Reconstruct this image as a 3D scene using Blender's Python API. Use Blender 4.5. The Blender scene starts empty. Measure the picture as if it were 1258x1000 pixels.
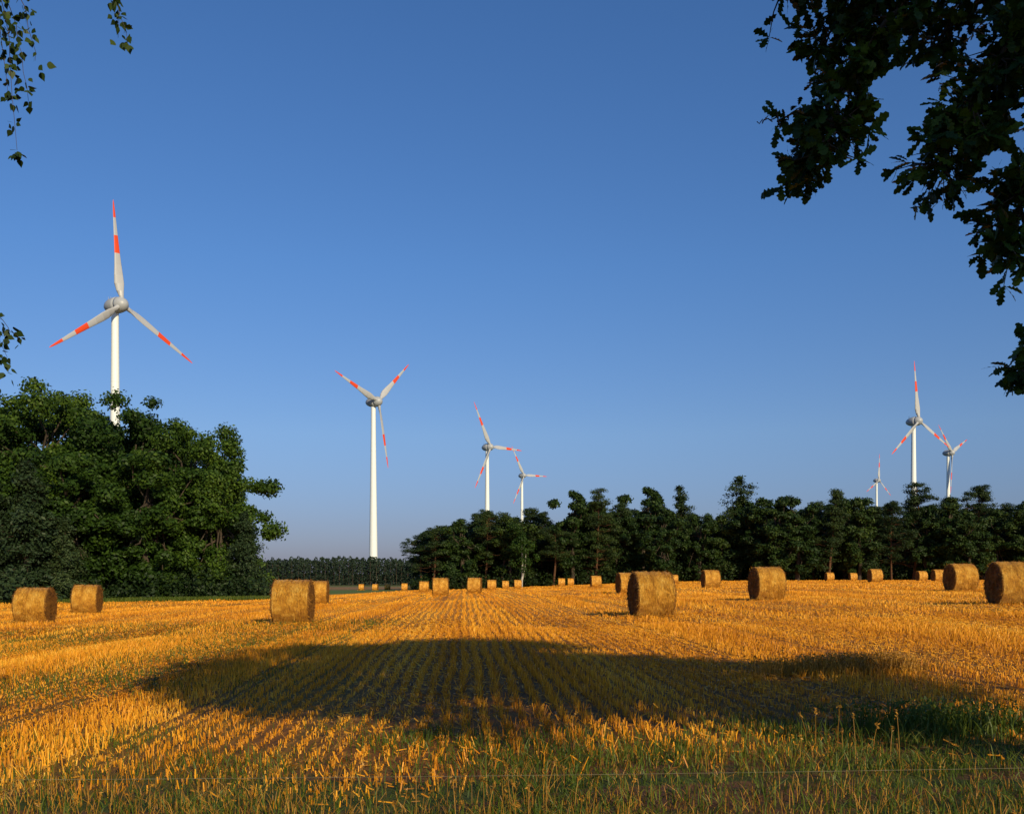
import bpy, math, numpy as np
from mathutils import Vector, Matrix
rng = np.random.default_rng(7)
sc = bpy.context.scene
R = math.radians
sc.view_settings.view_transform = 'Standard'
sc.view_settings.look = 'None'
sc.view_settings.exposure = 0

# ------------------------------------------------------------ sun / sky
EL, AZ = R(25), R(152)          # sun behind the camera, to the right
SUN = Vector((math.sin(AZ)*math.cos(EL), math.cos(AZ)*math.cos(EL), math.sin(EL)))
w = bpy.data.worlds.new("World"); sc.world = w; w.use_nodes = True
nt = w.node_tree; nt.nodes.clear()
out = nt.nodes.new('ShaderNodeOutputWorld'); bg = nt.nodes.new('ShaderNodeBackground')
sky = nt.nodes.new('ShaderNodeTexSky'); sky.sky_type = 'NISHITA'
sky.sun_disc = False; sky.sun_elevation = EL; sky.sun_rotation = AZ
sky.air_density = 1.0; sky.dust_density = 0.6; sky.ozone_density = 2.5; sky.altitude = 50
# film rendition of the air: tint the physical sky by elevation
tcw = nt.nodes.new('ShaderNodeTexCoord'); sxw = nt.nodes.new('ShaderNodeSeparateXYZ'); nt.links.new(tcw.outputs['Generated'], sxw.inputs[0])
rw = nt.nodes.new('ShaderNodeValToRGB'); e = rw.color_ramp.elements
for _ in range(3): e.new(.5)
for a, (p, c) in zip(e, [(0, (.44, .46, .80)), (.05, (.51, .56, .88)), (.14, (.69, .82, 1.09)), (.30, (.63, .93, 1.31)), (.5, (.60, .96, 1.38))]):
    a.position = p; a.color = (*[v/1.5 for v in c], 1)
nt.links.new(sxw.outputs[2], rw.inputs[0])
mw = nt.nodes.new('ShaderNodeMix'); mw.data_type = 'RGBA'; mw.blend_type = 'MULTIPLY'; mw.inputs[0].default_value = 1
nt.links.new(sky.outputs[0], mw.inputs[6]); nt.links.new(rw.outputs[0], mw.inputs[7])
nt.links.new(mw.outputs[2], bg.inputs[0]); bg.inputs[1].default_value = 0.085*1.5
nt.links.new(bg.outputs[0], out.inputs[0])
sl = bpy.data.lights.new("sun", 'SUN'); sl.energy = 5.0; sl.angle = R(0.53); sl.color = (1, .82, .52)
so = bpy.data.objects.new("sun", sl); sc.collection.objects.link(so)
so.rotation_euler = (-SUN).to_track_quat('-Z', 'Y').to_euler(); so.location = (20, -40, 40)

# ------------------------------------------------------------ camera (level, rising front)
cd = bpy.data.cameras.new("camera"); cam = bpy.data.objects.new("camera", cd)
sc.collection.objects.link(cam); sc.camera = cam
cam.location = (0, 0, 1.65); cam.rotation_euler = (R(90), 0, 0)
cd.sensor_width = 36; cd.lens = 34.34; cd.shift_y = 0.163; cd.clip_start = .05; cd.clip_end = 9000

# ------------------------------------------------------------ terrain
def sm(t):
    t = np.clip(t, 0, 1); return t*t*(3-2*t)
def gz(x, y):
    x = np.asarray(x, float); y = np.asarray(y, float)
    base = 0.2+0.9*np.tanh(x/32)
    k = 0.012*(1-0.45*sm((x+10)/60))
    t = 15*np.logaddexp(0, (y-75)/15)
    t = 250*np.tanh(t/250)
    return base-k*t+0.025*np.sin(x*.31+y*.13)+0.02*np.sin(y*.37-x*.11)

# ------------------------------------------------------------ mesh helpers
def mesh(name, V, Q, mats, mi=None, smooth=False):
    V = np.asarray(V, np.float32); Q = np.asarray(Q, np.int32)
    me = bpy.data.meshes.new(name)
    me.vertices.add(len(V)); me.vertices.foreach_set('co', V.ravel())
    me.loops.add(Q.size); me.loops.foreach_set('vertex_index', Q.ravel())
    me.polygons.add(len(Q)); me.polygons.foreach_set('loop_start', np.arange(len(Q), dtype=np.int32)*4)
    for m in mats: me.materials.append(m)
    if mi is not None: me.polygons.foreach_set('material_index', np.asarray(mi, np.int32))
    me.polygons.foreach_set('use_smooth', np.full(len(Q), smooth))
    me.update(calc_edges=True)
    return me
def obj(name, me, loc=(0, 0, 0), rot=(0, 0, 0), scale=(1, 1, 1), parent=None):
    o = bpy.data.objects.new(name, me); sc.collection.objects.link(o)
    o.location = loc; o.rotation_euler = rot; o.scale = scale
    if parent: o.parent = parent
    return o
class Geo:
    def __init__(s): s.V=[]; s.Q=[]; s.M=[]; s.n=0
    def add(s, V, Q, m=0):
        V=np.asarray(V,float).reshape(-1,3); Q=np.asarray(Q,int).reshape(-1,4)
        s.V.append(V); s.Q.append(Q+s.n); s.M.append(np.full(len(Q), m)); s.n+=len(V)
    def mesh(s, name, mats, smooth=False):
        return mesh(name, np.concatenate(s.V), np.concatenate(s.Q), mats, np.concatenate(s.M), smooth)
def nrm(a): return a/np.maximum(np.linalg.norm(a, axis=-1, keepdims=True), 1e-9)
def tube(g, P, r, m=0, n=7):
    P = np.asarray(P, float); r = np.asarray(r, float)*np.ones(len(P))
    T = nrm(np.gradient(P, axis=0))
    ref = np.where(np.abs(T[:, 2:3]) > .9, np.array([[1., 0, 0]]), np.array([[0, 0, 1.]]))
    if abs(T[:, 2]).mean() > .7: ref = np.array([[1., 0, 0]])*np.ones_like(T)
    A = nrm(np.cross(T, ref)); B = np.cross(T, A)
    th = np.arange(n)/n*2*np.pi
    V = P[:, None]+r[:, None, None]*(np.cos(th)[None, :, None]*A[:, None]+np.sin(th)[None, :, None]*B[:, None])
    i = np.arange(len(P)-1)[:, None]*n; j = np.arange(n)[None]; j2 = (j+1) % n
    Q = np.stack([i+j, i+j2, i+n+j2, i+n+j], -1)
    g.add(V, Q, m)
def diamonds(g, C, N, size, m=0, asp=.6):
    n = len(C); C = np.asarray(C); N = nrm(N)
    U = nrm(np.cross(N, rng.normal(size=(n, 3)))); W = np.cross(N, U)
    s = (np.asarray(size)*np.ones(n))[:, None]*rng.uniform(.6, 1.25, (n, 1))
    V = np.stack([C-U*s, C+W*s*asp, C+U*s, C-W*s*asp], 1)
    g.add(V, np.arange(n*4), m)
def clump(g, c, rad, n, size, m=0, asp=.6, power=.35):
    d = nrm(rng.normal(size=(n, 3))); r = rng.random((n, 1))**power
    C = np.asarray(c)+d*r*np.asarray(rad)*(1+.15*rng.normal(size=(n, 1)))
    diamonds(g, C, d+rng.normal(size=(n, 3))*.6+np.array([0, 0, .3]), size, m, asp)

# ------------------------------------------------------------ materials
def newmat(name):
    m = bpy.data.materials.new(name); m.use_nodes = True; m.node_tree.nodes.clear(); return m, m.node_tree
def N(nt, t, **kw):
    n = nt.nodes.new('ShaderNode'+t)
    for k, v in kw.items():
        if k.startswith('i_'):
            n.inputs[k[2:].replace('_', ' ')].default_value = v
        else: setattr(n, k, v)
    return n
def ramp(nt, fac, stops):
    r = nt.nodes.new('ShaderNodeValToRGB'); e = r.color_ramp.elements
    while len(e) < len(stops): e.new(.5)
    for a, (p, c) in zip(e, stops): a.position = p; a.color = (*c, 1)
    nt.links.new(fac, r.inputs[0]); return r.outputs[0]
def mathn(nt, op, a, b=None, c=None, clamp=False):
    n = nt.nodes.new('ShaderNodeMath'); n.operation = op; n.use_clamp = clamp
    for i, v in enumerate((a, b, c)):
        if v is None: continue
        if isinstance(v, (int, float)): n.inputs[i].default_value = v
        else: nt.links.new(v, n.inputs[i])
    return n.outputs[0]
def mixc(nt, f, a, b, mode='MIX'):
    n = nt.nodes.new('ShaderNodeMix'); n.data_type = 'RGBA'; n.blend_type = mode
    for s, v in ((n.inputs[0], f), (n.inputs[6], a), (n.inputs[7], b)):
        if isinstance(v, tuple): s.default_value = (*v, 1)
        elif isinstance(v, (int, float)): s.default_value = v
        else: nt.links.new(v, s)
    return n.outputs[2]
def noise(nt, vec, scale, detail=4, rough=.6):
    n = nt.nodes.new('ShaderNodeTexNoise'); n.inputs['Scale'].default_value = scale
    n.inputs['Detail'].default_value = detail; n.inputs['Roughness'].default_value = rough
    if vec is not None: nt.links.new(vec, n.inputs['Vector'])
    return n.outputs[0]
def mapping(nt, vec, scale=(1, 1, 1), rot=(0, 0, 0)):
    # rotate first so that the streaks follow the drilling direction, then stretch
    a = nt.nodes.new('ShaderNodeMapping'); a.inputs['Rotation'].default_value = rot; nt.links.new(vec, a.inputs[0])
    n = nt.nodes.new('ShaderNodeMapping'); n.inputs['Scale'].default_value = scale
    nt.links.new(a.outputs[0], n.inputs[0]); return n.outputs[0]
def finish(nt, col, rough=.7, spec=.3, transl=0, bump=None, bstr=.5, bdist=.02):
    p = nt.nodes.new('ShaderNodeBsdfPrincipled'); o = nt.nodes.new('ShaderNodeOutputMaterial')
    if isinstance(col, tuple): p.inputs['Base Color'].default_value = (*col, 1)
    else: nt.links.new(col, p.inputs['Base Color'])
    p.inputs['Roughness'].default_value = rough; p.inputs['Specular IOR Level'].default_value = spec
    if bump is not None:
        b = nt.nodes.new('ShaderNodeBump'); b.inputs['Strength'].default_value = bstr; b.inputs['Distance'].default_value = bdist
        nt.links.new(bump, b.inputs['Height']); nt.links.new(b.outputs[0], p.inputs['Normal'])
    if transl:
        t = nt.nodes.new('ShaderNodeBsdfTranslucent')
        if isinstance(col, tuple): t.inputs[0].default_value = (*col, 1)
        else: nt.links.new(col, t.inputs[0])
        mx = nt.nodes.new('ShaderNodeMixShader'); mx.inputs[0].default_value = transl
        nt.links.new(p.outputs[0], mx.inputs[1]); nt.links.new(t.outputs[0], mx.inputs[2])
        nt.links.new(mx.outputs[0], o.inputs[0])
    else: nt.links.new(p.outputs[0], o.inputs[0])
def foliage(name, dark, mid, light, transl=.25, rough=.55, patch=.35):
    m, nt = newmat(name); g = N(nt, 'NewGeometry'); oi = N(nt, 'ObjectInfo')
    pn = noise(nt, g.outputs['Position'], patch, 3)
    f = mathn(nt, 'MULTIPLY_ADD', g.outputs['Random Per Island'], .5, mathn(nt, 'MULTIPLY_ADD', pn, .95, -.3))
    f = mathn(nt, 'ADD', f, mathn(nt, 'MULTIPLY_ADD', oi.outputs['Random'], .4, -.15))
    c = ramp(nt, f, [(0, dark), (.5, mid), (1, light)])
    finish(nt, c, rough, .18, transl); return m
M_leaf = foliage('oak_foliage', (.010, .026, .004), (.030, .066, .008), (.09, .15, .014))
M_pine = foliage('pine_needles', (.009, .020, .006), (.020, .039, .010), (.055, .078, .014), .12)
M_wood = foliage('woodland_broadleaf', (.008, .02, .005), (.020, .043, .008), (.062, .090, .013), .15)
M_conif = foliage('blue_conifer_needles', (.014, .028, .011), (.028, .05, .018), (.06, .085, .026), .1)
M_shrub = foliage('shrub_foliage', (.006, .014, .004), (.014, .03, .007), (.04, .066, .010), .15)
M_near = foliage('near_oak_leaves', (.010, .026, .004), (.024, .055, .007), (.12, .18, .010), .25, .45, 2)
M_birch = foliage('birch_leaves', (.012, .025, .005), (.03, .055, .010), (.08, .11, .014), .25, .5, 2)
M_far = foliage('far_forest_foliage', (.009, .019, .013), (.017, .031, .018), (.028, .045, .024), .1, .8, .05)  # bluish cast painted into the leaf colour as distance haze
def bark(name, a, b, sc_=3.):
    m, nt = newmat(name); g = N(nt, 'NewGeometry')
    n = noise(nt, mapping(nt, g.outputs['Position'], (sc_*2, sc_*2, sc_*.4)), 2., 6)
    finish(nt, ramp(nt, n, [(.3, a), (.7, b)]), .9, .15, bump=n, bstr=.8, bdist=.05); return m
M_bark = bark('bark_brown', (.03, .022, .015), (.09, .07, .05))
M_pbark = bark('bark_scots_pine', (.04, .022, .014), (.15, .072, .034))
M_bbark = bark('bark_birch', (.05, .045, .04), (.6, .58, .52), 1.5)

def straw_mat(name, stops, transl=.2, streak=.9):
    m, nt = newmat(name); g = N(nt, 'NewGeometry')
    mp = mapping(nt, g.outputs['Position'], (.75, .022, .3), (0, 0, R(-2.8)))
    f1 = noise(nt, mp, 1., 4); f2 = noise(nt, g.outputs['Position'], .12, 3)
    f = mathn(nt, 'MULTIPLY_ADD', g.outputs['Random Per Island'], .45, mathn(nt, 'MULTIPLY_ADD', f1, streak, mathn(nt, 'MULTIPLY_ADD', f2, .45, -.15-streak*.33)))
    c = ramp(nt, f, stops)
    finish(nt, c, .5, .3, transl); return m
M_stub = straw_mat('stubble_straw', [(0, (.22, .070, .004)), (.3, (.52, .185, .008)), (.65, (.84, .365, .016)), (1, (.93, .56, .07))], .2, 1.3)
M_dry = straw_mat('dry_grass', [(0, (.13, .07, .010)), (.4, (.34, .16, .016)), (1, (.64, .36, .06))])
M_grass = straw_mat('green_grass', [(0, (.025, .046, .005)), (.4, (.07, .11, .010)), (.8, (.15, .17, .018)), (1, (.34, .26, .03))], .3)

# ground
m, nt = newmat('field_ground'); M_ground = m
g = N(nt, 'NewGeometry'); pos = g.outputs['Position']
sx = nt.nodes.new('ShaderNodeSeparateXYZ'); nt.links.new(pos, sx.inputs[0]); X, Y = sx.outputs[0], sx.outputs[1]
st = noise(nt, mapping(nt, pos, (.9, .022, .3), (0, 0, R(-2.8))), 1., 5, .65)
fine = noise(nt, mapping(nt, pos, (7, 1.5, 1)), 2., 6, .7)
fld = ramp(nt, mathn(nt, 'MULTIPLY_ADD', st, .7, mathn(nt, 'MULTIPLY', fine, .3)), [(.38, (.26, .09, .007)), (.5, (.60, .24, .014)), (.62, (.86, .42, .03))])
near = ramp(nt, fine, [(.3, (.07, .03, .008)), (.52, (.20, .08, .013)), (.7, (.50, .21, .022))])
dn = mathn(nt, 'MULTIPLY_ADD', Y, 1/45., -.30, clamp=True)
c = mixc(nt, dn, near, fld)
wn = noise(nt, mapping(nt, pos, (.35, .03, .1), (0, 0, R(-2.8))), 1., 4); wn = ramp(nt, wn, [(.53, (0, 0, 0)), (.66, (.5, .5, .5))])
c = mixc(nt, wn, c, (.14, .13, .015))
en = noise(nt, pos, .8, 3)
soil = ramp(nt, noise(nt, mapping(nt, pos, (.35, 1.6, 1)), 1.4, 5), [(.46, (0, 0, 0)), (.56, (1, 1, 1))])
gr = ramp(nt, noise(nt, pos, 3., 5), [(.3, (.02, .032, .006)), (.6, (.06, .075, .012)), (.8, (.16, .11, .02))])
so_ = ramp(nt, noise(nt, pos, 9., 6, .7), [(.3, (.055, .025, .012)), (.7, (.18, .085, .035))])
gr = mixc(nt, soil, gr, so_)
fg = mathn(nt, 'MULTIPLY_ADD', Y, -1.2, mathn(nt, 'MULTIPLY_ADD', en, 3., 7.7), clamp=True)
c = mixc(nt, fg, c, gr)
vg = mathn(nt, 'MULTIPLY', mathn(nt, 'MULTIPLY_ADD', Y, .15, mathn(nt, 'MULTIPLY_ADD', en, 2., -12.4), clamp=True), mathn(nt, 'MULTIPLY_ADD', X, -.2, -4., clamp=True))
c = mixc(nt, vg, c, (.09, .13, .02))
far = mathn(nt, 'MULTIPLY_ADD', Y, .1, -24., clamp=True)
crop = ramp(nt, mathn(nt, 'MULTIPLY_ADD', Y, 1/400., -.5, clamp=True), [(.1, (.16, .10, .03)), (.3, (.24, .13, .045)), (.5, (.09, .11, .03)), (1, (.05, .075, .025))])
c = mixc(nt, far, c, crop)
finish(nt, c, .85, .15, bump=fine, bstr=.7, bdist=.05)

def geomspace(a, b, n): return np.geomspace(a, b, n)
xs = np.concatenate([-geomspace(60, 6000, 30)[::-1], np.linspace(-58, 58, 90), geomspace(60, 6000, 30)])
ys = np.concatenate([-geomspace(20, 3000, 14)[::-1], np.linspace(-18, 140, 150), geomspace(145, 8000, 50)])
XX, YY = np.meshgrid(xs, ys); nx, ny = len(xs), len(ys)
V = np.stack([XX, YY, gz(XX, YY)], -1).reshape(-1, 3)
i = np.arange(ny-1)[:, None]*nx+np.arange(nx-1)[None]
Q = np.stack([i, i+1, i+nx+1, i+nx], -1).reshape(-1, 4)
obj('ground', mesh('ground', V, Q, [M_ground], smooth=True))

# ------------------------------------------------------------ stubble
SL = -0.049
def tracks(rc): return (np.abs((rc % 9.)-4.2) < .24) | (np.abs((rc % 9.)-6.1) < .24)
def stalks(g, n, y0, y1, spacing, h, wd, ty=.0, keep=None, lean=.35):
    y = np.sqrt(rng.uniform(y0**2, y1**2, n))
    x = rng.uniform(-1, 1, n)*(0.6*y+5)
    rc = x-SL*y; ri = np.round(rc/spacing)
    if ty:   # plants stand in tufts along each row, each row with its own phase
        off = np.mod(np.sin(ri*12.9898)*43758.5, 1.)*ty
        y = np.where(rng.random(n) < .6, np.round((y-off)/ty)*ty+off+rng.normal(0, ty*.2, n), y)
    rc = ri*spacing+rng.normal(0, spacing*.15, n)+.025*np.sin(y*.9+rc*3); x = rc+SL*y
    if keep is not None:
        k = keep(x, y); x, y = x[k], y[k]; n = len(x)
    z = gz(x, y)-.01
    hh = h*rng.uniform(.5, 1.3, n)
    hh *= .8+.25*np.sin(x*.7+y*.23)*np.sin(y*.41-x*.3)
    rc = x-SL*y+.08*np.sin(y*.2)
    hh *= np.where(tracks(rc), .45, 1)*(.85+.3*np.sin(rc*1.45+.4*np.sin(y*.05)))
    a = rng.uniform(0, 2*np.pi, n); U = np.stack([np.cos(a), np.sin(a), 0*a], -1)*(wd*rng.uniform(.6, 1.3, n))[:, None]*.5
    b = rng.uniform(0, 2*np.pi, n); L = np.stack([np.cos(b), np.sin(b), 0*b], -1)*(hh*np.abs(rng.normal(0, lean, n)))[:, None]
    P = np.stack([x, y, z], -1); T = P+L+np.stack([0*x, 0*x, hh], -1)
    V = np.stack([P-U, P+U, T+U*.7, T-U*.7], 1)
    g.add(V, np.arange(n*4), 0)
def edge(x): return 7.3+.6*np.sin(x*.9)+.4*np.sin(x*2.3+1)
g = Geo()
kp = lambda x, y: (y > edge(x)+rng.normal(0, .5, len(x))) & ~((y > 86) & (x < -20))
stalks(g, 245000, 6, 26, .20, .12, .010, .12, keep=kp)
stalks(g, 150000, 24, 58, .26, .125, .020, keep=kp)
stalks(g, 110000, 55, 130, .52, .13, .050, keep=kp)
stalks(g, 40000, 120, 225, 1.04, .16, .12, keep=lambda x, y: kp(x, y) & (y < 205))
# short loose straw lying between the rows
n = 120000; y = np.sqrt(rng.uniform(36, 1100, n)); x = rng.uniform(-1, 1, n)*(.6*y+5)
k = (rng.random(n) < .3+.7*(.5+.5*np.sin((x-SL*y)*1.45+2+.4*np.sin(y*.05)))**2) & (y > edge(x)-.8); x, y = x[k], y[k]; n = len(x)
a = np.pi/2+rng.normal(0, .8, n)
ln = rng.uniform(.03, .10, n); D = np.stack([np.cos(a), np.sin(a), rng.normal(0, .3, n)], -1)*ln[:, None]
P = np.stack([x, y, gz(x, y)+rng.uniform(.005, .06, n)], -1); W = nrm(np.cross(D, [0, 0, 1.]))*.0035+np.array([0, 0, .002]); W *= (1+y/18)[:, None]
g.add(np.stack([P-W, P+W, P+D+W, P+D-W], 1), np.arange(n*4), 0)
obj('stubble_field', g.mesh('stubble_field', [M_stub]))

# ------------------------------------------------------------ foreground grass
def blades(g, x, y, h, wd, m=0, bend=.5):
    n = len(x); z = gz(x, y)-.01; a = rng.uniform(0, 6.28, n); b = rng.uniform(0, 6.28, n)
    U = np.stack([np.cos(a), np.sin(a), 0*a], -1)*(np.asarray(wd)*np.ones(n))[:, None]*.5
    L = np.stack([np.cos(b), np.sin(b), 0*b], -1)*(h*np.abs(rng.normal(0, bend, n)))[:, None]
    P = np.stack([x, y, z], -1); up = np.stack([0*x, 0*x, h], -1)
    P1 = P+L*.2+up*.5; P2 = P+L*.6+up*.85; P3 = P+L+up
    V = np.stack([P-U, P+U, P1-U*.85, P1+U*.85, P2-U*.5, P2+U*.5, P3-U*.1, P3+U*.1], 1)
    k = np.arange(n)[:, None]*8
    Q = np.concatenate([k+np.array([[0, 1, 3, 2]]), k+np.array([[2, 3, 5, 4]]), k+np.array([[4, 5, 7, 6]])])
    g.add(V, Q, m)
def patch(x, y, s, ph): return .5+.25*(np.sin(x*s+ph)+np.sin(y*s*1.3+ph*2+x*s*.5))
g = Geo()
n = 125000; y = rng.uniform(3.2, 9.4, n); x = rng.uniform(-1, 1, n)*(.6*y+3)
bare = np.clip(1-np.abs(y-6.25-.15*np.sin(x*1.1))/.35, 0, 1)*np.clip(.5+.12*x, 0, .95)
k = rng.random(n) < np.clip((edge(x)+.8-y)/2.2, 0, 1)*(.3+.7*patch(x, y, 2.7, .3))*(1-bare*.9); x, y = x[k], y[k]
isg = rng.random(len(x)) < np.clip(.42+.4*patch(x, y, .9, 2.)+.05*x, 0, .93)
hv = .6+.8*patch(x, y, 3.7, 1.)
blades(g, x[isg], y[isg], rng.uniform(.03, .14, isg.sum())*hv[isg], .008, 0, .9)
blades(g, x[~isg], y[~isg], rng.uniform(.03, .14, (~isg).sum())*hv[~isg], .005, 1, .8)
# scattered green weeds in the stubble margin and between the rows on the left
n = 8000; cx = rng.uniform(-9, 9, 110); cy = 7.2+np.abs(rng.normal(0, 1.1, 110)); j = rng.integers(0, 110, n)
x = cx[j]+rng.normal(0, .25, n); y = cy[j]+rng.normal(0, .2, n)
blades(g, x, y, rng.uniform(.04, .15, n), .008, 0, .6)
n = 16000; cx = rng.uniform(-17, -4, 160); cy = rng.uniform(13, 34, 160); j = rng.integers(0, 160, n)
x = cx[j]+rng.normal(0, .6, n); y = cy[j]+rng.normal(0, 1.2, n)
blades(g, x, y, rng.uniform(.05, .15, n), .014, 0, .7)
n = 14000; x = rng.uniform(-52, -20, n); y = 79+np.abs(rng.normal(0, 4, n)); blades(g, x, y, rng.uniform(.1, .4, n), .05, 0, .5)
# tall stems with seed heads
def stems(g, cx, cy, n, sp, h):
    for _ in range(n):
        x = cx+rng.normal(0, sp); y = cy+rng.normal(0, sp); H = h*rng.uniform(.6, 1.15); z = float(gz(x, y))
        lx, ly = rng.normal(0, .14, 2)*H
        P = np.array([[x, y, z], [x+lx*.3, y+ly*.3, z+H*.5], [x+lx, y+ly, z+H]])
        tube(g, P, [.0022, .0018, .0012], 1, 3)
        k = 10; t = rng.random(k)[:, None]; C = P[1]*(.28*(1-t))+P[2]*(1-.28*(1-t))
        diamonds(g, C+rng.normal(0, .006, (k, 3)), rng.normal(size=(k, 3)), .015, 1, .35)
for _ in range(34):
    yy = rng.uniform(4.8, 9.0); stems(g, rng.uniform(-.6, .6)*yy, yy, rng.integers(2, 5), .12, .26)
for cx, cy, nn, hh in [(1.1, 10.6, 14, .6), (1.6, 10.2, 10, .5), (2.9, 12.8, 8, .4), (-3.2, 6.6, 8, .3), (2.5, 7.2, 10, .35), (-.3, 5.3, 16, .3), (.1, 5.6, 12, .3)]:
    stems(g, cx, cy, nn, .25, hh)
obj('foreground_grass', g.mesh('foreground_grass', [M_grass, M_dry]))
for cx, cy, r_ in [(4.2, 13.2, .5), (4.9, 13.4, .35), (3.6, 8.2, .4)]:
    g = Geo(); n = 1500
    x = cx+rng.normal(0, r_, n); y = cy+rng.normal(0, r_*.5, n)
    blades(g, x, y, rng.uniform(.08, .28, n), .010, 0, .45)
    diamonds(g, np.stack([x, y, gz(x, y)+rng.uniform(.03, .26, n)], -1), rng.normal(size=(n, 3)), .018, 0)
    obj('weed_clump', g.mesh('weed_clump', [M_dry if cy > 13 else M_grass]))

# ------------------------------------------------------------ bales
m, nt = newmat('baled_straw'); M_bale = m
tc = N(nt, 'TexCoord'); oc = tc.outputs['Object']
f1 = noise(nt, mapping(nt, oc, (34, 3.5, 3.5)), 1.6, 6, .75); f2 = noise(nt, oc, 2.2, 3); f3 = noise(nt, oc, 55, 3, .8)
f = mathn(nt, 'MULTIPLY_ADD', f1, .5, mathn(nt, 'MULTIPLY_ADD', f2, .34, mathn(nt, 'MULTIPLY', f3, .3)))
c = ramp(nt, f, [(.43, (.12, .040, .004)), (.52, (.54, .225, .018)), (.60, (.84, .42, .042)), (.70, (.97, .70, .19))])
finish(nt, c, .36, .5, bump=mathn(nt, 'ADD', f1, f3), bstr=1., bdist=.06)
m, nt = newmat('baled_straw_end'); M_bend = m
tc = N(nt, 'TexCoord'); oc = tc.outputs['Object']
f1 = noise(nt, oc, 30, 6, .8); f2 = noise(nt, oc, 4, 3)
c = ramp(nt, mathn(nt, 'MULTIPLY_ADD', f1, .6, mathn(nt, 'MULTIPLY', f2, .4)), [(.38, (.045, .018, .004)), (.5, (.19, .078, .010)), (.68, (.46, .21, .03))])
finish(nt, c, .7, .2, bump=f1, bstr=1, bdist=.04)
def bale_mesh(seed):
    r = np.random.default_rng(seed); g = Geo(); na = 80; Rb, Wd = .75, 1.22
    prof = [(-Wd/2, t) for t in np.linspace(.02, .93, 16)]+[(-Wd/2+.015, .965), (-Wd/2+.045, .99)]
    prof += [(t, 1.) for t in np.linspace(-Wd/2+.09, Wd/2-.09, 26)]+[(Wd/2-.045, .99), (Wd/2-.015, .965)]+[(Wd/2, t) for t in np.linspace(.93, .02, 16)]
    prof = np.array(prof); npf = len(prof); th = np.arange(na)/na*2*np.pi
    ringn = r.normal(0, .008, npf); lo = sum(r.normal(0, .018/k)*np.cos(k*th+r.uniform(0, 6)) for k in range(2, 7))
    Rr = prof[:, 1:2]*(Rb+ringn[:, None]+lo[None]+r.normal(0, .010, (npf, na)))
    end = np.abs(prof[:, 0:1]) > Wd/2-.001
    sp = .016*np.sin(2*np.pi*(Rr*8-th[None]/(2*np.pi)))+r.normal(0, .012, (npf, na))-.03*(1-prof[:, 1:2])
    Xx = prof[:, 0:1]+np.where(end, np.sign(prof[:, 0:1])*sp, r.normal(0, .002, (npf, na)))
    Yy = Rr*np.cos(th); Zz = Rr*np.sin(th); Zz = np.where(Zz < -.66, -.66-(Zz+.66)*-.35, Zz)
    V = np.stack([Xx, Yy, Zz], -1)
    i = np.arange(npf-1)[:, None]*na; j = np.arange(na)[None]; j2 = (j+1) % na
    Q = np.stack([i+j, i+j2, i+na+j2, i+na+j], -1)
    mi = (np.arange(npf-1) < 17) | (np.arange(npf-1) > npf-19)
    g.add(V, Q[~mi], 0); g.add(V, Q[mi], 1)
    n = 3200; a = r.uniform(0, 6.28, n); x = r.uniform(-Wd/2, Wd/2, n)
    P = np.stack([x, (Rb+.004)*np.cos(a), np.maximum((Rb+.004)*np.sin(a), -.68)], -1)
    T = np.stack([r.normal(0, .6, n), -np.sin(a), np.cos(a)], -1)+np.stack([0*a, np.cos(a), np.sin(a)], -1)*np.abs(r.normal(0, .35, n))[:, None]
    T = nrm(T)*r.uniform(.04, .14, (n, 1)); W = nrm(np.cross(T, P))*.004
    g.add(np.stack([P-W, P+W, P+T+W, P+T-W], 1), np.arange(n*4), 0)
    n = 1200; a = r.uniform(0, 6.28, n); q = np.sqrt(r.random(n))*.74; s = np.sign(r.normal(size=n))
    P = np.stack([s*Wd/2, q*np.cos(a), np.maximum(q*np.sin(a), -.66)], -1)
    T = nrm(np.stack([s*np.abs(r.normal(0, .6, n)), r.normal(size=n), r.normal(size=n)], -1))*r.uniform(.04, .12, (n, 1)); W = nrm(np.cross(T, r.normal(size=(n, 3))))*.004
    g.add(np.stack([P-W, P+W, P+T+W, P+T-W], 1), np.arange(n*4), 1)
    # skirt of shed straw round the foot
    n = 900; a = r.uniform(0, 6.28, n); q = r.uniform(.9, 1.45, n)
    P = np.stack([np.cos(a)*q*.62, np.sin(a)*q*.5, r.uniform(-.69, -.62, n)], -1); T = nrm(r.normal(size=(n, 3))*[1, 1, .35])*r.uniform(.05, .16, (n, 1)); W = nrm(np.cross(T, [0, 0, 1.]))*.004+[0, 0, .003]
    g.add(np.stack([P-W, P+W, P+T+W, P+T-W], 1), np.arange(n*4), 0)
    return g.mesh('round_straw_bale', [M_bale, M_bend], True)
BM = [bale_mesh(s) for s in (1, 2, 3)]
def at(b, d): return b/1200*d       # sideways offset of something seen on bearing b (1/1200 rad) at range d
bales = [(-586, 39, 4), (-522, 50, 8), (-269, 32.7, 4), (-238, 62, 3), (-88, 78, 5), (-46, 90, -4), (-108, 129, 3),
 (171, 31.6, 11), (141, 66.7, 5), (313, 42.9, 6), (244, 78, 4), (446, 106, 0), (551, 51.4, 4), (614, 32.7, -1),
 (-132, 200, 3), (-168, 222, 0), (-185, 230, 5), (-153, 232, 0), (-25, 138, 3), (-8, 180, 0), (7, 165, 2), (61, 175, 2), (72, 195, 3),
 (103, 120, 4), (199, 160, 0), (390, 163, 2), (419, 178, 0), (503, 138, 2), (524, 112, 1), (527, 165, 4), (700, 60, -6)]
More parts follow.
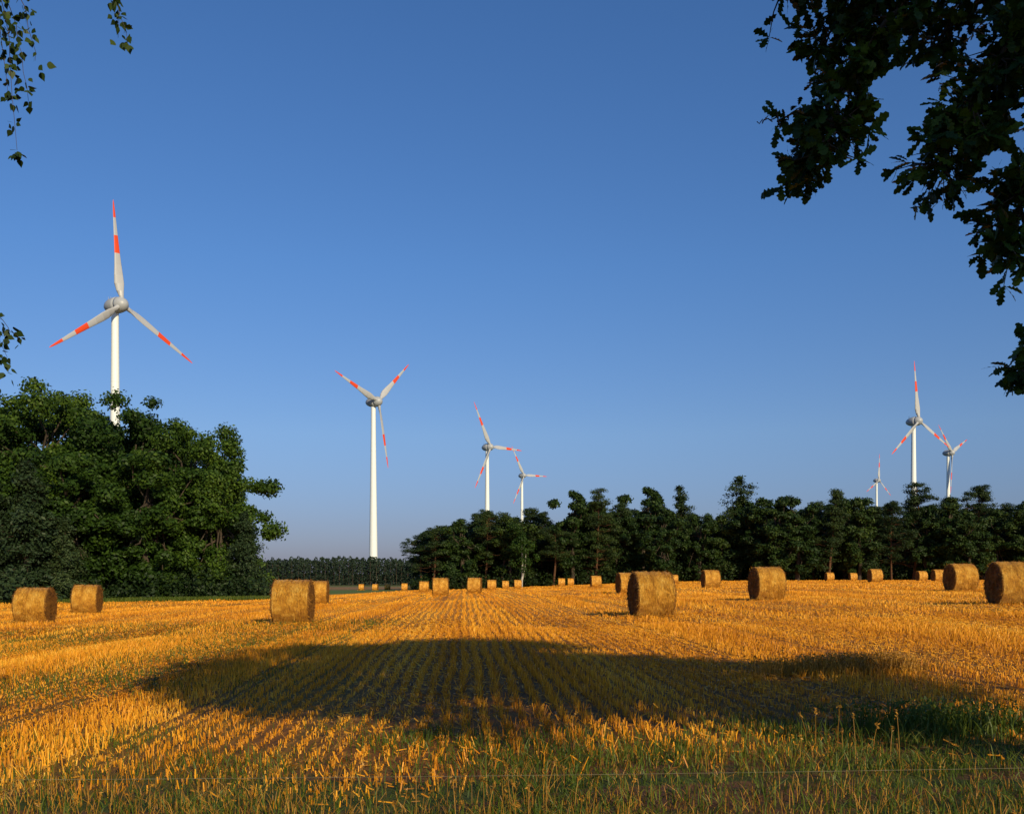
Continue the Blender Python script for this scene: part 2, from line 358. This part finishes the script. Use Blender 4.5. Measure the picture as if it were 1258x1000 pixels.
for k, (b, d, rz) in enumerate(bales):
    x, y = at(b, d), d; z = float(gz(x, y))
    o = obj('round_straw_bale', BM[k % 3], (x, y, z+.68), (0, 0, R(rz+rng.normal(0, 2))), (1, 1, 1) if k % 2 else (1.02, .98, .99))

# ------------------------------------------------------------ wind turbines
def paint(name, col, rough=.4):
    m, nt = newmat(name); g = N(nt, 'NewGeometry')
    n = noise(nt, mapping(nt, g.outputs['Position'], (.5, .5, .08)), 1., 4)
    c = mixc(nt, mathn(nt, 'MULTIPLY', n, .22), col, tuple(v*.72 for v in col))
    finish(nt, c, rough, .4); return m
M_white = paint('tower_white', (.76, .80, .77)); M_grey = paint('nacelle_grey', (.36, .38, .40)); M_blade = paint('blade_grey', (.42, .43, .44)); M_red = paint('signal_red', (.72, .07, .012))
def revolve(g, prof, m=0, n=32):  # axis = x
    prof = np.array(prof); th = np.arange(n)/n*2*np.pi
    V = np.stack([np.repeat(prof[:, 0:1], n, 1), prof[:, 1:2]*np.cos(th), prof[:, 1:2]*np.sin(th)], -1)
    i = np.arange(len(prof)-1)[:, None]*n; j = np.arange(n)[None]; j2 = (j+1) % n
    g.add(V, np.stack([i+j, i+j2, i+n+j2, i+n+j], -1), m)
g = Geo(); revolve(g, [(-4.6, .02), (-4.5, .5), (-4.1, 1.1), (-3.2, 1.75), (-2, 2.25), (-.6, 2.55), (.6, 2.62), (1.7, 2.6), (1.72, 2.5), (1.8, 2.5)])
tube(g, [[-2.6, .5, 2], [-2.6, .5, 3.4]], .06); tube(g, [[-2.6, -.5, 2], [-2.6, -.5, 3.1]], .06)
ME_nac = g.mesh('nacelle', [M_grey], True)
g = Geo(); revolve(g, [(1.85, 2.3), (1.9, 2.55), (2.6, 2.5), (3.5, 2.3), (4.3, 1.85), (4.9, 1.25), (5.25, .6), (5.35, .02)])
ME_hub = g.mesh('hub', [M_grey], True)
def blade_mesh():
    g = Geo(); RL = 33.
    st = [(0.04, 1.5, 1.5, 60), (.08, 1.5, 1.45, 55), (.13, 2.3, 1.1, 40), (.2, 3.1, .8, 28), (.28, 2.9, .62, 20), (.38, 2.4, .5, 14), (.49, 1.95, .4, 9),
          (.49, 1.95, .4, 9), (.58, 1.7, .33, 7), (.66, 1.5, .28, 5), (.66, 1.5, .28, 5), (.75, 1.25, .22, 3), (.83, 1.0, .18, 2), (.83, 1.0, .18, 2), (.92, .7, .12, 1), (.975, .42, .08, 0), (1., .1, .03, 0)]
    mt = [0]*7+[1]*3+[0]*3+[1]*4; n = 16; th = np.arange(n)/n*2*np.pi; rings = []
    for (t, c, tk, tw) in st:
        a = R(tw); ex = np.cos(th)*c/2-c*.12*(t > .1); ey = np.sin(th)*tk/2*(1-.35*np.cos(th)*(t > .1))
        rings.append(np.stack([ex*math.sin(a)+ey*math.cos(a), ex*math.cos(a)-ey*math.sin(a), np.full(n, t*RL)], -1))
    for k in range(len(st)-1):
        if st[k][0] == st[k+1][0]: continue
        j = np.arange(n); j2 = (j+1) % n
        g.add(np.concatenate([rings[k], rings[k+1]]), np.stack([j, j2, n+j2, n+j], -1), mt[k])
    return g.mesh('rotor_blade', [M_blade, M_red], True)
ME_bl = blade_mesh()
def turbine(b, d, hub_e, th0, yaw):
    a = R(yaw); n_ = Vector((math.sin(a), -math.cos(a), 0))
    hx, hy, hz = at(b, d), d, 1.65+hub_e/1200*d
    tx, ty = hx-n_.x*3.3, hy-n_.y*3.3
    gz0 = float(gz(tx, ty))-.3
    e = bpy.data.objects.new('wind_turbine', None); sc.collection.objects.link(e); e.location = (tx, ty, gz0)
    H = hz-gz0; g = Geo(); t = np.linspace(0, 1, 14)
    tube(g, np.stack([0*t, 0*t, t*(H-2.3)], -1), 1.15+1.15*(1-t)**1.25, 0, 36)
    tube(g, [[0, 0, H-2.35], [0, 0, H-1.7]], 1.25, 0, 36)
    for q in (.25, .5, .75):
        z = q*(H-2.3); rr = 1.15+1.15*(1-q)**1.25; tube(g, [[0, 0, z-.1], [0, 0, z+.1]], rr+.03, 0, 36)
    obj('tower', g.mesh('tower', [M_white], True), parent=e)
    rz = math.atan2(n_.y, n_.x)
    obj('nacelle', ME_nac, (0, 0, H), (0, 0, rz), parent=e); obj('hub', ME_hub, (0, 0, H), (0, 0, rz), parent=e)
    for k in range(3):
        th = R(th0+120*k)
        u = Vector((math.cos(a), math.sin(a), 0)); rad = u*math.sin(th)+Vector((0, 0, 1))*math.cos(th)
        yv = rad.cross(n_); M = Matrix((n_, yv, rad)).transposed().to_4x4()
        M.translation = n_*3.3+Vector((0, 0, H))
        o = obj('blade', ME_bl, parent=e); o.matrix_local = M
for T in [(-479, 317, 331, -6, 62), (-164, 480, 212, 47, 58), (-26, 660, 156, -31, 50), (15, 985, 121, -32, 44), (500, 540, 188, -8, 36), (541, 780, 149, 66, 44), (451, 1200, 115, 2, 40)]:
    turbine(*T)

# ------------------------------------------------------------ tree generators (local origin at foot)
def limb(g, a, b, r0, r1, m, sag=.0, n=5):
    t = np.linspace(0, 1, 6)[:, None]; a = np.array(a, float); b = np.array(b, float)
    P = a*(1-t)+b*t; P[:, 2] += (sag*np.sin(t*np.pi))[:, 0]; P[1:-1] += rng.normal(0, .03*np.linalg.norm(b-a), (4, 3))
    tube(g, P, np.linspace(r0, r1, 6), m, n)
def decid(H, Rc, nleaf, low=.12, nclump=75, size=.27, cs=(.14, .26), lop=.0):
    g = Geo(); t = np.linspace(0, 1, 8); P = np.stack([.3*np.sin(t*3), .3*np.cos(t*2)-.3, t*H*.75], -1)
    tube(g, P, .38*(1-t*.8), 1, 9); zc = H*(.5+low/2); rz = H*(.5-low/2); ph = rng.uniform(0, 6.28, 3)
    for k in range(nclump):
        d = nrm(rng.normal(size=3)); q = rng.uniform(.6, .92) if k > nclump*.25 else rng.uniform(0, .55)
        e_ = 1/np.maximum((abs(d)**2.6).sum()**(1/2.6), 1e-3)
        az = math.atan2(d[1], d[0]); w_ = 1+lop*(math.sin(2*az+ph[0])+.7*math.sin(3*az+ph[1]+d[2]*3))
        c = np.array([d[0]*Rc*q*e_*w_, d[1]*Rc*q*e_*w_, zc+d[2]*rz*q*e_]); rr = rng.uniform(*cs)*Rc
        if k % 3 == 0: limb(g, P[rng.integers(3, 7)], c, .12, .03, 1, .3)
        n = int(nleaf/nclump*(rr/(np.mean(cs)*Rc))**2)
        clump(g, c, (rr, rr, rr*.72), n, size, 0, .6, .45)
    return g
def pine(H=18., cr=.38, wide=1., ncl=80, pw=3.):
    g = Geo(); t = np.linspace(0, 1, 9); P = np.stack([.5*np.sin(t*2.5+rng.uniform(0, 6)), .4*np.sin(t*3), t*H*.95], -1); P[:, :2] -= P[0, :2]
    tube(g, P, .24*(1-t*.85)+.02, 1, 8); ph = rng.uniform(0, 6.28)
    for k in range(ncl):
        q = cr+(1-cr)*rng.random()**.85; a = rng.uniform(0, 6.28)
        prof = (1-((q-cr)/(1-cr))**pw)*.75+.24; L = wide*prof*3.3*rng.uniform(.25, 1.12)*(1+.35*math.sin(a+ph+q*6))
        p0 = np.array([np.interp(q, t, P[:, 0]), np.interp(q, t, P[:, 1]), q*H*.95])
        c = p0+np.array([math.cos(a)*L, math.sin(a)*L, rng.uniform(-.3, .6)])
        limb(g, p0-[0, 0, .4], c, .05, .02, 1, -.1, 4)
        s = rng.uniform(.6, 1.45); clump(g, c, (s, s, .5*s), int(95*s*s)+40, .18, 0, .4, .5)
    return g
def conifer(H=19., low=.12, wide=1., nl=30):
    g = Geo(); t = np.linspace(0, 1, 8); tube(g, np.stack([0*t, 0*t, t*H], -1), .26*(1-t)+.02, 1, 8)
    for q in np.linspace(low, .985, nl):
        nb = rng.integers(3, 7); L0 = wide*(3.2*(1-q)**.62+.3)*rng.uniform(.6, 1.2)
        for _ in range(nb):
            a = rng.uniform(0, 6.28); L = L0*rng.uniform(.4, 1.25); z = q*H+rng.normal(0, .3)
            tip = np.array([math.cos(a)*L, math.sin(a)*L, z-.1*L+.25*rng.normal()])
            limb(g, (0, 0, z), tip, .035, .01, 1, 0, 3)
            k = int(22+44*L); s = rng.random((k, 1))**.7
            C = np.array([0, 0, z])*(1-s)+tip*s+rng.normal(0, .2+.07*L, (k, 3))*[1, 1, .8]
            diamonds(g, C, rng.normal(size=(k, 3))*.5+[0, 0, .7]+nrm(tip-[0, 0, z])*.5, .2, 0, .45)
    return g
D1 = decid(20, 7, 56000, .08, 135, .18, (.10, .26), lop=.07).mesh('oak', [M_leaf, M_bark]); D2 = decid(20, 7, 56000, .08, 135, .18, (.10, .26), lop=.07).mesh('oak', [M_leaf, M_bark]); D3 = decid(14, 5.5, 36000, .03, 95, .18, (.10, .26), lop=.08).mesh('oak', [M_leaf, M_bark])
PM = [pine(18, .28, 1.).mesh('pine', [M_pine, M_pbark]), pine(18, .38, 1.3, 95, 4).mesh('pine', [M_pine, M_pbark]), pine(18, .15, 1.1, 100, 2.).mesh('pine', [M_pine, M_pbark]),
      pine(18, .15, .85, 85, 1.6).mesh('pine', [M_pine, M_pbark]), pine(18, .28, 1.45, 100, 2.4).mesh('pine', [M_pine, M_pbark]), pine(18, .45, 1.15, 65, 3).mesh('pine', [M_pine, M_pbark])]
CM = [conifer(18, .1, 1.1).mesh('spruce', [M_pine, M_bark]), conifer(18, .14, 1.4, 24).mesh('spruce', [M_pine, M_bark]), conifer(18, .2, .85, 26).mesh('spruce', [M_pine, M_bark])]
CB = conifer(12, .04, 1.15).mesh('fir', [M_conif, M_bark])
DT = [decid(16, 4.4, 17000, .03, 70, .24, (.12, .3), .14).mesh('broadleaf', [M_wood, M_bark]), decid(16, 3.8, 15000, .03, 60, .24, (.14, .34), .14).mesh('broadleaf', [M_wood, M_bark]), decid(16, 5.4, 20000, .04, 85, .24, (.10, .26), .18).mesh('broadleaf', [M_wood, M_bark]), decid(16, 4.6, 17000, .03, 75, .24, (.10, .28), .2).mesh('broadleaf', [M_wood, M_bark])]
def plant(name, me, x, y, s, sx=1., tilt=0.):
    obj(name, me, (x, y, float(gz(x, y))-.1), (rng.normal(0, tilt), rng.normal(0, tilt), rng.uniform(0, 6.28)), (s*sx, s*sx*rng.uniform(.9, 1.1), s))
# left grove
for x, y, me, h, h0, sx in [(-45.5, 96, D1, 22.0, 20, .98), (-51.5, 97, D2, 21.4, 20, 1.), (-38.2, 98, D2, 20.8, 20, .95), (-32.0, 97, D1, 18.2, 20, .98), (-27.7, 94, D3, 14.0, 14, .9), (-34, 90, D3, 14, 14, 1.05), (-41, 89, D3, 14.5, 14, 1.1),
        (-57, 99, D2, 21.8, 20, 1), (-63, 98, D1, 21, 20, 1), (-49, 89, D3, 14.5, 14, 1.1), (-70, 96, D2, 20, 20, 1), (-57, 88, D3, 14, 14, 1.1), (-43, 106, D2, 21, 20, 1), (-35, 106, D1, 18, 20, 1), (-50, 106, D1, 22, 20, 1)]:
    plant('oak_tree', me, x, y, h/h0, sx)
for x, y, s in [(-41, 82.5, .98), (-44.5, 83.5, .85), (-24.8, 90.5, .66), (-49, 84, .8), (-38.2, 83.5, .6)]: plant('fir_tree', CB, x, y, s)
# woodland belt: (bearing, height above eye level) of the tree tops
line = [(-112, 50), (-100, 60), (-84, 63), (-66, 70), (-48, 78), (-32, 83), (-14, 80), (3, 72), (22, 84), (38, 80), (54, 62), (74, 106), (88, 92), (107, 108), (125, 84), (143, 92), (163, 110), (184, 84), (209, 109), (232, 78),
 (258, 76), (283, 119), (306, 97), (325, 102), (348, 100), (368, 92), (387, 107), (410, 98), (430, 98), (450, 86), (470, 94), (490, 116), (512, 90), (534, 98), (555, 80), (576, 114), (598, 84), (618, 90), (642, 98), (665, 100), (690, 92), (715, 100), (745, 96)]
for k, (b, e) in enumerate(line):
    b = b+rng.uniform(-5, 5); d = 212+rng.uniform(-8, 7)-.02*max(b, 0); x = at(b, d); z0 = float(gz(x, d)); h = 1.65+e/1200*d-z0
    tip = e >= 105; r_ = rng.random()
    if b < 60: me = PM[(1, 4, 5, 0)[k % 4]] if k % 4 != 3 else DT[1]
    elif tip: me = (CM[0], PM[2], PM[3], CM[1], DT[1], PM[4])[k % 6]
    else: me = DT[k % 4] if r_ < .7 else PM[rng.integers(5)]
    if abs(b-74) < 6: me = DT[1]
    nm = 'spruce_tree' if me in CM else ('pine_tree' if me in PM else 'beech_tree')
    plant(nm, me, x, d, h/(16 if me in DT else 18), rng.uniform(.85, 1.3)*min(1.4, max(1.0, 16/h)), .03)
for row, (dd, f) in enumerate([(219, .88), (226, .93), (234, .93), (244, .88)]):
    b = -100.
    while b < 760:
        e = np.interp(b, [p[0] for p in line], [min(p[1], 97) for p in line]); x = at(b, dd); z0 = float(gz(x, dd))
        h = (1.65+e/1200*dd-z0)*f*rng.uniform(.68, 1.05)
        r_ = rng.random(); me = PM[rng.integers(5)] if r_ < .35 else (CM[rng.integers(3)] if r_ < .42 else DT[rng.integers(4)])
        plant('spruce_tree' if me in CM else ('pine_tree' if me in PM else 'beech_tree'), me, x, dd+rng.uniform(-3, 3), h/(16 if me in DT else 18), rng.uniform(.95, 1.4), .03)
        b += rng.uniform(8, 24)
# white birch trunk at the wood's edge
g = Geo(); tube(g, [[0, 0, 0], [.15, 0, 5], [-.1, 0, 10]], [.20, .15, .08], 1, 8); tube(g, [[.02, 0, 1], [.7, .2, 4], [.9, .2, 8]], [.13, .1, .05], 1, 8)
for k in range(34): clump(g, (rng.normal(0, 1.5), rng.normal(0, 1.5), rng.uniform(3.5, 13)), (.9, .9, .9), 150, .2, 0)
obj('birch_tree', g.mesh('birch_edge', [M_leaf, M_bbark]), (at(12, 203), 203, float(gz(2, 203))))
# undergrowth
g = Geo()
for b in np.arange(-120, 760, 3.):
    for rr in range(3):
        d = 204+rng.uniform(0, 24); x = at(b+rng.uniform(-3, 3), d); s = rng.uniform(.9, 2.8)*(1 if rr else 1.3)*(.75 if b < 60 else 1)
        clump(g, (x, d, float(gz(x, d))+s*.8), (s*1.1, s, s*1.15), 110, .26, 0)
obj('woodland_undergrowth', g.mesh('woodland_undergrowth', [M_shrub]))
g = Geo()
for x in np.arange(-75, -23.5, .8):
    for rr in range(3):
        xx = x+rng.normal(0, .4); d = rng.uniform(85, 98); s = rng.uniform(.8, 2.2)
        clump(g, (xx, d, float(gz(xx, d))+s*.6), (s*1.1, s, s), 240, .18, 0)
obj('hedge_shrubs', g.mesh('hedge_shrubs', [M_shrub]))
# far forest: pointed and rounded crowns of uneven height
g = Geo()
for d in (436, 441, 447, 454, 462, 470):
    x = -330.
    while x < 120:
        z0 = float(gz(x, d)); h = rng.uniform(10.6, 12.7)*(1+.04*math.sin(x*.06)); wd = rng.uniform(2.0, 3.4); pw = rng.uniform(1.2, 3.2)
        tube(g, [[x, d, z0], [x, d, z0+h*.85]], [.18, .06], 1, 4)
        n = 150; q = rng.random(n)**.8; rr = ((1-q**pw)**.6*wd+.15)*np.sqrt(rng.random(n)*.7+.3); a = rng.uniform(0, 6.28, n)
        C = np.stack([x+np.cos(a)*rr, d+np.sin(a)*rr, z0+h*(.03+.97*q)], -1)
        diamonds(g, C, np.stack([np.cos(a), np.sin(a), .5+0*a], -1)+rng.normal(size=(n, 3))*.9, .5, 0)
        x += rng.uniform(1.8, 4.2)
obj('distant_forest', g.mesh('distant_forest', [M_far, M_bark]))

# ------------------------------------------------------------ foreground oak (right) : trunk, limbs, crown, hanging sprays
tt = [0, .12, .25, .33, .48, .56, .72, .80, .92, 1.]; ww = [.02, .10, .26, .13, .38, .2, .44, .26, .26, .02]
LV = []
for t, w_ in zip(tt, ww): LV += [[-w_*.62, t, .10*w_-.12*t*t], [w_*.62, t, .10*w_-.12*t*t]]
LV = np.array(LV); LQ = np.array([[2*k, 2*k+1, 2*k+3, 2*k+2] for k in range(len(tt)-1)])
bt = [0, .1, .3, .55, .8, 1.]; bw = [.02, .25, .40, .30, .12, .01]
BV = np.array([v for t, w_ in zip(bt, bw) for v in ([-w_, t, 0], [w_, t, 0])]); BQ = np.array([[2*k, 2*k+1, 2*k+3, 2*k+2] for k in range(len(bt)-1)])
def leaves(g, P, D, Nn, size, LV, LQ, m):
    n = len(P); D = nrm(D); S = nrm(np.cross(D, Nn)); K = np.cross(S, D); s = (size*np.ones(n))[:, None, None]
    V = P[:, None]+s*(LV[None, :, 0:1]*S[:, None]+LV[None, :, 1:2]*D[:, None]+LV[None, :, 2:3]*K[:, None])
    Q = np.arange(n)[:, None, None]*len(LV)+LQ[None]
    g.add(V, Q, m)
g = Geo()
TB = np.array([8.2, -1.2, float(gz(8.2, -1.2))-.2])
tube(g, [TB, TB+[.05, 0, 1.2], TB+[.0, .1, 3], TB+[-.1, .1, 5], TB+[.1, 0, 7.5], TB+[.1, 0, 9.6]], [.5, .36, .31, .26, .16, .06], 1, 16)
CC = np.array([7.75, -.6, 8.3]); CR = np.array([4.8, 4.6, 2.7])
for k in range(135):
    d = nrm(rng.normal(size=3)); q = rng.uniform(.15, .9)**.75; c = CC+d*CR*q
    if k % 3 == 0: limb(g, TB+[0, 0, rng.uniform(4, 7.5)], c, .08, .015, 1, .2, 6)
    n = 190; s = rng.uniform(.7, 1.2); dd = nrm(rng.normal(size=(n, 3))); P = c+dd*rng.random((n, 1))**.5*[s, s, s*.7]
    diamonds(g, P, rng.normal(size=(n, 3))+[0, 0, .6], .14, 0, .6)
def polyl(P, n=24):
    P = np.array(P, float); t = np.linspace(0, 1, len(P)); u = np.linspace(0, 1, n)
    C = np.stack([np.interp(u, t, P[:, k]) for k in range(3)], -1)
    for _ in range(3): C[1:-1] = (C[:-2]+2*C[1:-1]+C[2:])/4
    C[1:-1] += rng.normal(0, .008, (n-2, 3)); return C
def spray(g, P, r0, r1, ntw, tl, nl, size, u0=.15, m=0, spread=(1, .8, 1)):
    C = polyl(P); tube(g, C, np.linspace(r0, r1, len(C)), 1, 7); T = nrm(np.gradient(C, axis=0))
    LP, LD = [], []
    for k in range(ntw):
        i = int(np.clip((u0+(1-u0)*rng.random())*(len(C)-1), 0, len(C)-1))
        d = nrm(T[i]*.7+rng.normal(size=3)*spread+[0, 0, -.1]); L = tl*rng.uniform(.3, 1.2)
        e = C[i]+d*L; mid = (C[i]+e)/2+rng.normal(0, .02, 3); tube(g, [C[i], mid, e], [.006, .004, .002], 1, 4)
        for j in range(nl):
            s = rng.uniform(.25, 1.) if j > nl*.5 else 1.; p = C[i]*(1-s)+e*s
            LP.append(p+rng.normal(0, .008, 3)); LD.append(nrm(d*.7+rng.normal(size=3)*.8+[0, 0, -.15]))
    LP, LD = np.array(LP), np.array(LD)
    leaves(g, LP, LD, rng.normal(size=LP.shape)*.6+[0, -.35, .8], size*rng.uniform(.65, 1.15, len(LP)), LV, LQ, m)
L0 = [TB+[0, .2, 4.3], [6.6, 1.6, 5.3], [5.1, 4.0, 5.7], [3.9, 5.6, 5.6]]
C = polyl(L0); tube(g, C, np.linspace(.13, .05, len(C)), 1, 10)
K = [3.9, 5.6, 5.6]; LS = .12
spray(g, [K, [3.1, 6.0, 5.6], [2.4, 6.1, 5.45], [1.9, 6.1, 5.38], [1.55, 6.0, 5.22]], .03, .006, 70, .24, 9, LS, .1)
spray(g, [[2.75, 6.05, 5.5], [2.35, 5.95, 5.1], [2.1, 6.0, 4.8], [1.97, 5.95, 4.5], [1.90, 5.9, 4.2]], .02, .005, 80, .23, 9, LS, .05)
spray(g, [[2.05, 6.2, 4.7], [1.9, 6.2, 4.4], [1.78, 6.2, 4.2]], .01, .004, 30, .18, 9, LS, .2)
spray(g, [[2.6, 6.2, 5.4], [2.15, 6.2, 5.25], [1.95, 6.2, 5.0]], .018, .005, 38, .25, 9, LS)
spray(g, [[2.9, 6.2, 5.5], [2.5, 6.2, 5.2], [2.25, 6.2, 5.0]], .018, .005, 34, .27, 9, LS)
spray(g, [[1.85, 5.95, 4.5], [1.62, 5.9, 4.4], [1.48, 5.9, 4.38]], .007, .003, 5, .1, 5, .10, .4)
spray(g, [K, [3.3, 6.0, 5.2], [2.95, 5.9, 4.8], [2.75, 5.9, 4.4], [2.55, 5.9, 4.08]], .026, .005, 80, .24, 9, LS, .2)
spray(g, [[3.5, 5.9, 5.45], [2.95, 6.3, 5.3], [2.7, 6.3, 5.05]], .02, .005, 46, .28, 9, LS, .05)
spray(g, [[3.0, 6.1, 4.7], [2.85, 6.1, 4.35], [2.65, 6.1, 4.1]], .01, .004, 34, .24, 9, LS, .1)
spray(g, [K, [3.6, 5.9, 4.9], [3.3, 5.9, 4.4], [3.1, 5.9, 3.95], [2.95, 5.9, 3.62]], .026, .005, 100, .27, 9, LS, .2)
spray(g, [[3.6, 5.9, 5.2], [3.3, 6.1, 4.9], [3.05, 6.1, 4.65]], .02, .005, 50, .28, 9, LS, .05)
spray(g, [K, [4.1, 5.9, 4.4], [3.6, 6.0, 3.5], [3.3, 6., 3.1], [3.04, 5.9, 2.85]], .022, .004, 30, .16, 8, .12, .7)
spray(g, [K, [4.3, 5.8, 5.0], [4.2, 6.0, 4.2]], .03, .008, 40, .3, 9, LS)
spray(g, [K, [3.5, 5.8, 5.3], [3.2, 6.0, 5.1]], .03, .008, 50, .3, 9, LS)
obj('oak_tree', g.mesh('foreground_oak', [M_near, M_bark], False))

# ------------------------------------------------------------ foreground birch (left)
g = Geo(); TB = np.array([-6.6, 3.6, float(gz(-6.6, 3.6))-.2])
tube(g, [TB, TB+[0, .1, 2], TB+[.2, .1, 5], TB+[.1, 0, 8], TB+[.2, 0, 11]], [.2, .16, .12, .08, .03], 1, 12)
def hang(g, P, n=26, size=.048):
    C = polyl(P, 20); tube(g, C, np.linspace(.005, .0012, len(C)), 2, 5)
    i = rng.integers(3, len(C), n); d = nrm(rng.normal(size=(n, 3))+[0, 0, -1.2]); base = C[i]+d*rng.uniform(0, .07, (n, 1))
    leaves(g, base, d, rng.normal(size=(n, 3))+[0, -.5, 0], size*rng.uniform(.7, 1.2, n), BV, BQ, 0)
for k in range(110):
    c = TB+np.array([rng.normal(0, 1.2), rng.normal(0, 1.2), rng.uniform(2.6, 11)])
    if k % 3 == 0: limb(g, TB+[.1, 0, max(2.2, c[2]-TB[2]-1)], c, .04, .01, 1, .3, 5)
    clump(g, c, (.7, .7, .8), 170, .07, 0, .6, .5)
# lower boughs of the birch towards the field, shading its left edge
for k in range(20):
    c = TB+np.array([rng.uniform(1.3, 2.6), rng.uniform(-2.2, -.6), rng.uniform(2.9, 3.9)])
    limb(g, TB+[.1, 0, 2.6], c, .03, .01, 1, .3, 5); clump(g, c, (.55, .55, .5), 170, .07, 0, .6, .5)
for P, n in [([[-6.4, 3.8, 4.6], [-4.6, 5.2, 5.9], [-3.3, 6, 5.6], [-3.1, 6, 5.1], [-3.04, 6, 4.25]], 110), ([[-4.6, 5.2, 5.9], [-3.4, 5.9, 5.7], [-3.0, 6, 5.2], [-2.93, 6, 4.8]], 80), ([[-4.6, 5.2, 5.9], [-3.5, 5.9, 5.7], [-3.1, 6.1, 5.2], [-3.02, 6.1, 4.6]], 90),
             ([[-4.6, 5.2, 5.9], [-3.2, 6.1, 5.9], [-2.55, 6.1, 5.5], [-2.4, 6.1, 4.98]], 90), ([[-4.4, 5.2, 5.9], [-3.3, 6.2, 5.6], [-3.2, 6.2, 4.7]], 90), ([[-4.6, 5.2, 5.9], [-3.2, 6.1, 5.8], [-2.5, 6.2, 5.3], [-2.5, 6.2, 5.05]], 60),
             ([[-6.4, 3.8, 3.0], [-4.4, 5.4, 3.9], [-3.3, 6, 3.5], [-3.1, 6, 2.98]], 80), ([[-6.4, 3.8, 3.0], [-4.4, 5.4, 3.8], [-3.25, 6.1, 3.3], [-3.07, 6.1, 3.1]], 60), ([[-6.4, 3.8, 3.0], [-4.4, 5.4, 3.7], [-3.3, 6.1, 3.2], [-3.14, 6.1, 2.9]], 60)]:
    hang(g, P, n)
obj('birch_tree', g.mesh('foreground_birch', [M_birch, M_bbark, M_bark]))

# ------------------------------------------------------------ thin wire along the field edge
g = Geo(); x = np.linspace(-5.5, 5.5, 30); y = 5.0+.02*x; z = .62+.0075*x+.0012*x*x
tube(g, np.stack([x, y, z], -1), .0010, 0, 5)
for px in (-5.5, 5.5):
    z0 = float(gz(px, 5)); tube(g, [[px, 5+.02*px, z0-.3], [px, 5+.02*px, z0+.5], [px, 5+.02*px, 1.1], [px, 5+.02*px, 1.13]], [.05, .048, .045, .01], 1, 10)
m, nt = newmat('weathered_wire'); gg = N(nt, 'NewGeometry'); finish(nt, ramp(nt, noise(nt, gg.outputs['Position'], 9), [(.3, (.10, .09, .05)), (.7, (.22, .2, .13))]), .7, .2)
obj('wire_fence', g.mesh('wire_fence', [m, M_bark], True))
print('faces', sum(len(o.data.polygons) for o in sc.objects if o.type == 'MESH'))
